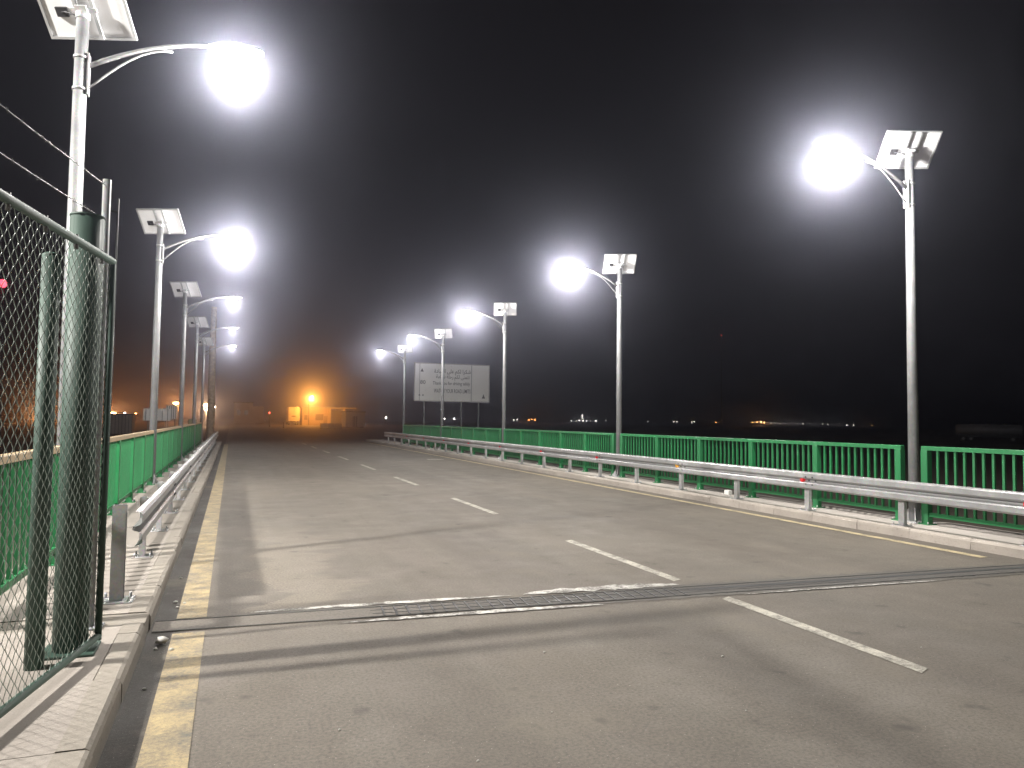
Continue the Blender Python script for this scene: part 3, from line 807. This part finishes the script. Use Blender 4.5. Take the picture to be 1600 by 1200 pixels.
# portable cabin, concrete barrier
a=atY(540.5,643,146); c=atY(570,668,146); t=thing('site_cabin','pale grey portable cabin right of the orange-lit building','cabin',((a.x+c.x)/2,146,0))
w=c.x-a.x; zt=a.z; mb=MB(); mb.box((-w/2,0,.15),(w/2,6,zt-.1)); mb.build('wall',M['cabin_white'],t)
mb=MB(); mb.box((-w/2-.12,-.12,zt-.1),(w/2+.12,6.12,zt+.06)); mb.build('roof',M['grey_paint'],t)
for k in range(9):
    mb=MB(); x=-w/2+.05+(w-.1)*k/8; mb.box((x-.04,-.05,.16),(x+.04,-.003,zt-.12)); mb.build('rib',M['cabin_white'],t)
mb=MB(); mb.box((-.55,-.045,.15),(.35,-.002,2.2)); d=mb.build('door',M['grey_paint'],t)
mb=MB(); mb.cbox((.25,-.07,1.2),(.06,.045,.14)); mb.build('handle',M['steel_dark'],d)
for sx in (-1,1):
    mb=MB(); mb.box((sx*(w/2-.5)-.3,.3,-.01),(sx*(w/2-.5)+.3,5.7,.15)); mb.build('skid',M['steel_dark'],t)
a=atY(500,661,122); c=atY(534,671,122)
mb=MB(); pr=[(-.3,0),(-.3,.12),(-.14,.35),(-.09,.92),(.09,.92),(.14,.35),(.3,.12),(.3,0)]; n=3; w=(c.x-a.x)/n
for k in range(n):
    x0=a.x-((a.x+c.x)/2)+k*w; mb.add([(x0+.03,y,z) for y,z in pr]+[(x0+w-.03,y,z) for y,z in pr],[(i,(i+1)%8,8+(i+1)%8,8+i) for i in range(8)]+[tuple(range(7,-1,-1)),tuple(range(8,16))])
o=mb.build('concrete_barrier',M['slab']); o.location=((a.x+c.x)/2,122,0); tag(o,'low dark concrete barrier on the road before the orange-lit building','barrier')
for k,(px,pyb) in enumerate(((421,667),(443,669))):
    r=ray(px,pyb); tt=-H/r.z; mb=MB(); mb.tube([(0,0,0),(0,0,.9)],.09,10); mb.sphere((0,0,.9),.09,10,0,(1,1,.6)); o=mb.build('bollard',M['slab']); o.location=(r.x*tt,r.y*tt,0); tag(o,['short dim bollard on the orange-lit ground, far from the truck','short dim bollard on the orange-lit ground, nearer the truck'][k],'bollard','bollards on the orange-lit ground')
a=atY(366,629,235); c=atY(412,655,235); t=thing('warehouse','faint pale two-part building in the dark left of the truck','building',((a.x+c.x)/2,235,0))
w=c.x-a.x; mb=MB(); mb.box((-w/2,0,0),(w*.12,8,a.z)); mb.build('wall',M['cabin_white'],t)
mb=MB(); mb.box((w*.12+.01,.4,0),(w/2,8,a.z-1.0)); mb.build('side_wall',M['cabin_white'],t)
mb=MB(); mb.box((-w/2-.2,-.2,a.z),(w*.12+.2,8.2,a.z+.2)); mb.build('roof',M['grey_paint'],t)
for k in range(2):
    mb=MB(); x=-w*.34+k*w*.24; mb.box((x-.5,-.06,2.4),(x+.5,-.003,3.8)); mb.build('window',M['dark_glass'],t)
# tanker trailer parked in the dark field on the right
r=ray(1545,690); tt=(-1.0-H)/r.z; tx,ty=r.x*tt,r.y*tt
t=thing('tanker_trailer','dim grey tanker trailer parked in the dark field at the right edge','trailer',(tx,ty,-1.0))
t.rotation_euler=(0,0,math.atan2(-tx,ty)+.06)
mb=MB(); rings=[]
for x,rr in ((-5.2,.55),(-5.05,.95),(-4.8,1.08),(4.8,1.08),(5.05,.95),(5.2,.55)): rings.append([(x,rr*math.cos(w),2.15+rr*.92*math.sin(w)) for w in [2*PI*k/20 for k in range(20)]])
mb.loft(rings); tk=mb.build('tank',M['tank_grey'],t)
mb=MB(); 
for x in (-2.6,0,2.6): mb.tube([(x,0,3.1),(x,0,3.25)],.28,12)
mb.build('hatch',M['galv'],tk)
mb=MB(); mb.box((-4.9,-.45,.85),(4.9,.45,1.2)); mb.build('chassis',M['steel_dark'],t)
for x in (-4.0,-2.8,3.6):
    for sy in (-.95,.95):
        mb=MB(); mb.tube([(x,sy-.15,.5),(x,sy+.15,.5)],.5,16); wl=mb.build('wheel',M['rubber'],t)
        mb=MB(); mb.tube([(x,sy-.16,.5),(x,sy+.16,.5)],.25,10); mb.build('rim',M['galv'],wl)

# ------------------------------------------------------------------ far lights along the horizon
def far_lamp(px,py,D,r,m,label,group='far lights along the horizon',flat=1.0):
    p=atY(px,py,D); g=-1.0 if abs(p.x)>60 or D<50 else 0.0
    mb=MB(); mb.tube([(0,0,0),(0,0,max(.2,p.z-g-r*.5))],.06+.0001*D,6); mb.sphere((0,0,p.z-g),r,8,1,(flat,1,1))
    o=mb.build('far_lamp',[M['pole'],m]); o.location=(p.x,D,g); tag(o,label,'lamp',group); return o
W_='tiny white light on the far dark horizon right of the billboard'
for px,py,s in ((803,656,1.0),(808,656,.8),(893,657,.8),(900,657.3,.6),(905,656.8,1.2),(911,657,1.4),(917,657.5,.9),(923,657.5,.7),(931,657.6,1.0),(947,657.8,.6),(1013,658.5,.6),(1053,659,.5),(1058,659,.5),(1081,659.5,.6),(1085,659.5,.9),(1205,661,.7),(1211,661,.7),(1219,661.5,.8),(1227,661.5,.7),(1246,662,.7),(1255,662,.8),(1265,662.3,.7),(1286,662.5,.6),(1293,662.7,.8),(1312,663,.6),(1323,664.3,1.2),(1334,664.5,.9)):
    far_lamp(px,py,560,.42*s,M['far_white'],W_)
for px,py,s in ((603,653,1.3),): far_lamp(px,py,300,.28*s,M['far_white'],'small white light on the horizon just left of the farthest right lamp pole')
for px,py,s in ((694.5,654.2,1.0),(710,654.5,1.0)): far_lamp(px,py,300,.26,M['far_white'],'small white light seen below the billboard between its posts')
for px,py in ((826,656.2),(831,655.5),(836,656.2)): far_lamp(px,py,560,.42,M['far_orange'],'small red-orange light in the short row right of the billboard')
for px,py,s in ((1176,660,.7),(1183,660,1.0),(1189,659.5,1.3),(1194,660.5,1.0)): far_lamp(px,py,560,.55*s,M['far_amber'],'orange light in the bright cluster on the right horizon')
far_lamp(1119,660,560,.4,M['far_orange'],'single small orange light left of the bright orange cluster')
far_lamp(1363,664.5,560,.4,M['far_orange'],'single small orange light at the right end of the row of lights')
# lit tower in the white cluster
p=atY(910,649,560); t=thing('lit_tower','slim lit tower standing up from the white horizon lights','tower',(p.x,560,-1.0))
mb=MB(); mb.tube([(0,0,0),(0,0,p.z+1)],[.5,.2],6); mb.build('mast',M['grey_paint'],t)
for k in range(3):
    mb=MB(); mb.sphere((0,0,p.z+1-k*1.3),.38,8); mb.build('light',M['far_white'],t)
# orange yard lamps on the left with real light of their own
def yard_lamp(px,py,D,r,m,label,watts,col):
    p=atY(px,py,D); t=thing('yard_lamp',label,'lamp',(p.x,D,-.9),'orange lamps beyond the left railing')
    mb=MB(); mb.tube([(0,0,0),(0,0,p.z+.9-r*.4)],[.12,.08],8); mb.build('pole',M['pole'],t)
    mb=MB(); mb.sphere((0,0,p.z+.9),r,10,0,(1.5,1,.7)); mb.build('lantern',m,t)
    if watts:
        ld=bpy.data.lights.new('yard_light','POINT'); ld.energy=watts; ld.color=col; ld.shadow_soft_size=r
        lo=bpy.data.objects.new('yard_light',ld); C.objects.link(lo); lo.parent=t; lo.location=(0,0,p.z+.9-r-.25)
OR=(1,.33,.07)
yard_lamp(66,645,260,.85,M['far_amber'],'large orange lamp seen through the chain-link gate',4500,OR)
yard_lamp(176,646,240,.6,M['far_amber'],'orange lamp just right of the gate edge, left of the grey cabin',4500,OR)
yard_lamp(275,630,190,.42,M['far_amber'],'orange lamp above the right end of the white boards',2500,OR)
yard_lamp(323,633,150,.42,M['far_amber'],'bright pale orange lamp beside the utility pole',2500,(1,.6,.3))
far_lamp(195,645,300,.3,M['far_white'],'tiny white light above the dim grey cabin')
far_lamp(212,646.5,300,.35,M['far_orange'],'tiny red-orange light left of the white boards')
far_lamp(336,636,170,.16,M['far_white'],'tiny white light just right of the utility pole')
far_lamp(421,645,210,.2,M['far_red'],'faint small light left of the yellow truck')
# red warning lights on slim masts
def red_mast(px,py,D,r,label,m):
    p=atY(px,py,D); t=thing('warning_mast',label,'mast',(p.x,D,-1.0)); h=p.z+1.0
    mb=MB()
    for k in range(3):
        w=2*PI*k/3; mb.tube([(.25*math.cos(w),.25*math.sin(w),0),(.06*math.cos(w),.06*math.sin(w),h-r)],.03,5)
    for k in range(int(h/1.0)):
        z=k*1.0; f=.25-.19*z/h
        for q in range(3):
            w=2*PI*q/3; w2=2*PI*(q+1)/3; mb.tube([(f*math.cos(w),f*math.sin(w),z),(f*math.cos(w2),f*math.sin(w2),z+.9)],.015,4)
    mb.build('lattice',M['steel_dark'],t)
    mb=MB(); mb.sphere((0,0,h),r,8); mb.build('warning_light',m,t)
red_mast(1127,524,230,.11,'dark slim mast carrying a faint red warning light right of centre',M['far_red'])
red_mast(4,443,48,.24,'dark mast with a pink-red lamp seen through the chain-link gate',M['led_red'])

# ------------------------------------------------------------------ litter and stones
def pebble(x,y,z,r,m,label,cat,group,name='stone'):
    mb=MB(); mb.sphere((0,0,r*.45),r,9,0,(1,.8,.55)); rr=random.Random(int(x*1000+y*77))
    mb.v=[(a*(1+rr.uniform(-.25,.25)),b_*(1+rr.uniform(-.25,.25)),max(0,c_*(1+rr.uniform(-.2,.2)))) for a,b_,c_ in mb.v]
    o=mb.build(name,m); o.location=(x,y,z); tag(o,label,cat,group)
pebble(-.44,6.18,.011,.045,M['stone'],'largest pale stone in the left gutter beside the expansion joint','stone','stones in the left gutter')
for x,y,r in ((-.47,6.05,.016),(-.36,6.0,.018),(-.43,7.5,.02),(-.40,7.3,.014),(-.35,7.45,.014),(-.45,8.6,.016),(-.46,5.2,.013)):
    pebble(x,y,.001,r,M['stone'],'tiny pale pebble lying in the dark left gutter','stone','stones in the left gutter')
for x,y in ((1.8,4.05),(2.9,3.7),(3.4,4.6),(2.2,5.1),(5.0,4.3),(1.2,3.6),(.6,4.2)):
    pebble(x,y,.001,random.uniform(.006,.011),M['stone'],'tiny pale pebble lying on the near asphalt','stone','pebbles on the near road')
mb=MB(); mb.obox((0,0,.05),(.13,.05,0),(-.04,.10,.01),(0,0,.09)); o=mb.build('litter_box',M['paper']); o.location=(10.2,13.6,.148); tag(o,'crumpled white carton lying behind the right barrier','litter')

# ------------------------------------------------------------------ haze, added to stand in for lens bloom around the lamps
mb=MB(); mb.box((-3400,-140,-2.6),(3400,3800,38))
m,nt,bs=mat('glow_haze'); nt.nodes.remove(bs)
pv=N(nt,'ShaderNodeVolumePrincipled'); pv.inputs['Color'].default_value=(.76,.79,1.0,1); pv.inputs['Density'].default_value=HAZE; pv.inputs['Anisotropy'].default_value=HAZE_G
pv.inputs['Density Attribute'].default_value=''; pv.inputs['Color Attribute'].default_value=''
L(nt,pv.outputs[0],nt.nodes['Material Output'].inputs['Volume']); m.cycles.homogeneous_volume=True
tag(mb.build('haze',m),'thin night haze added over the whole bridge to make the lamps glow','haze',kind='stuff')
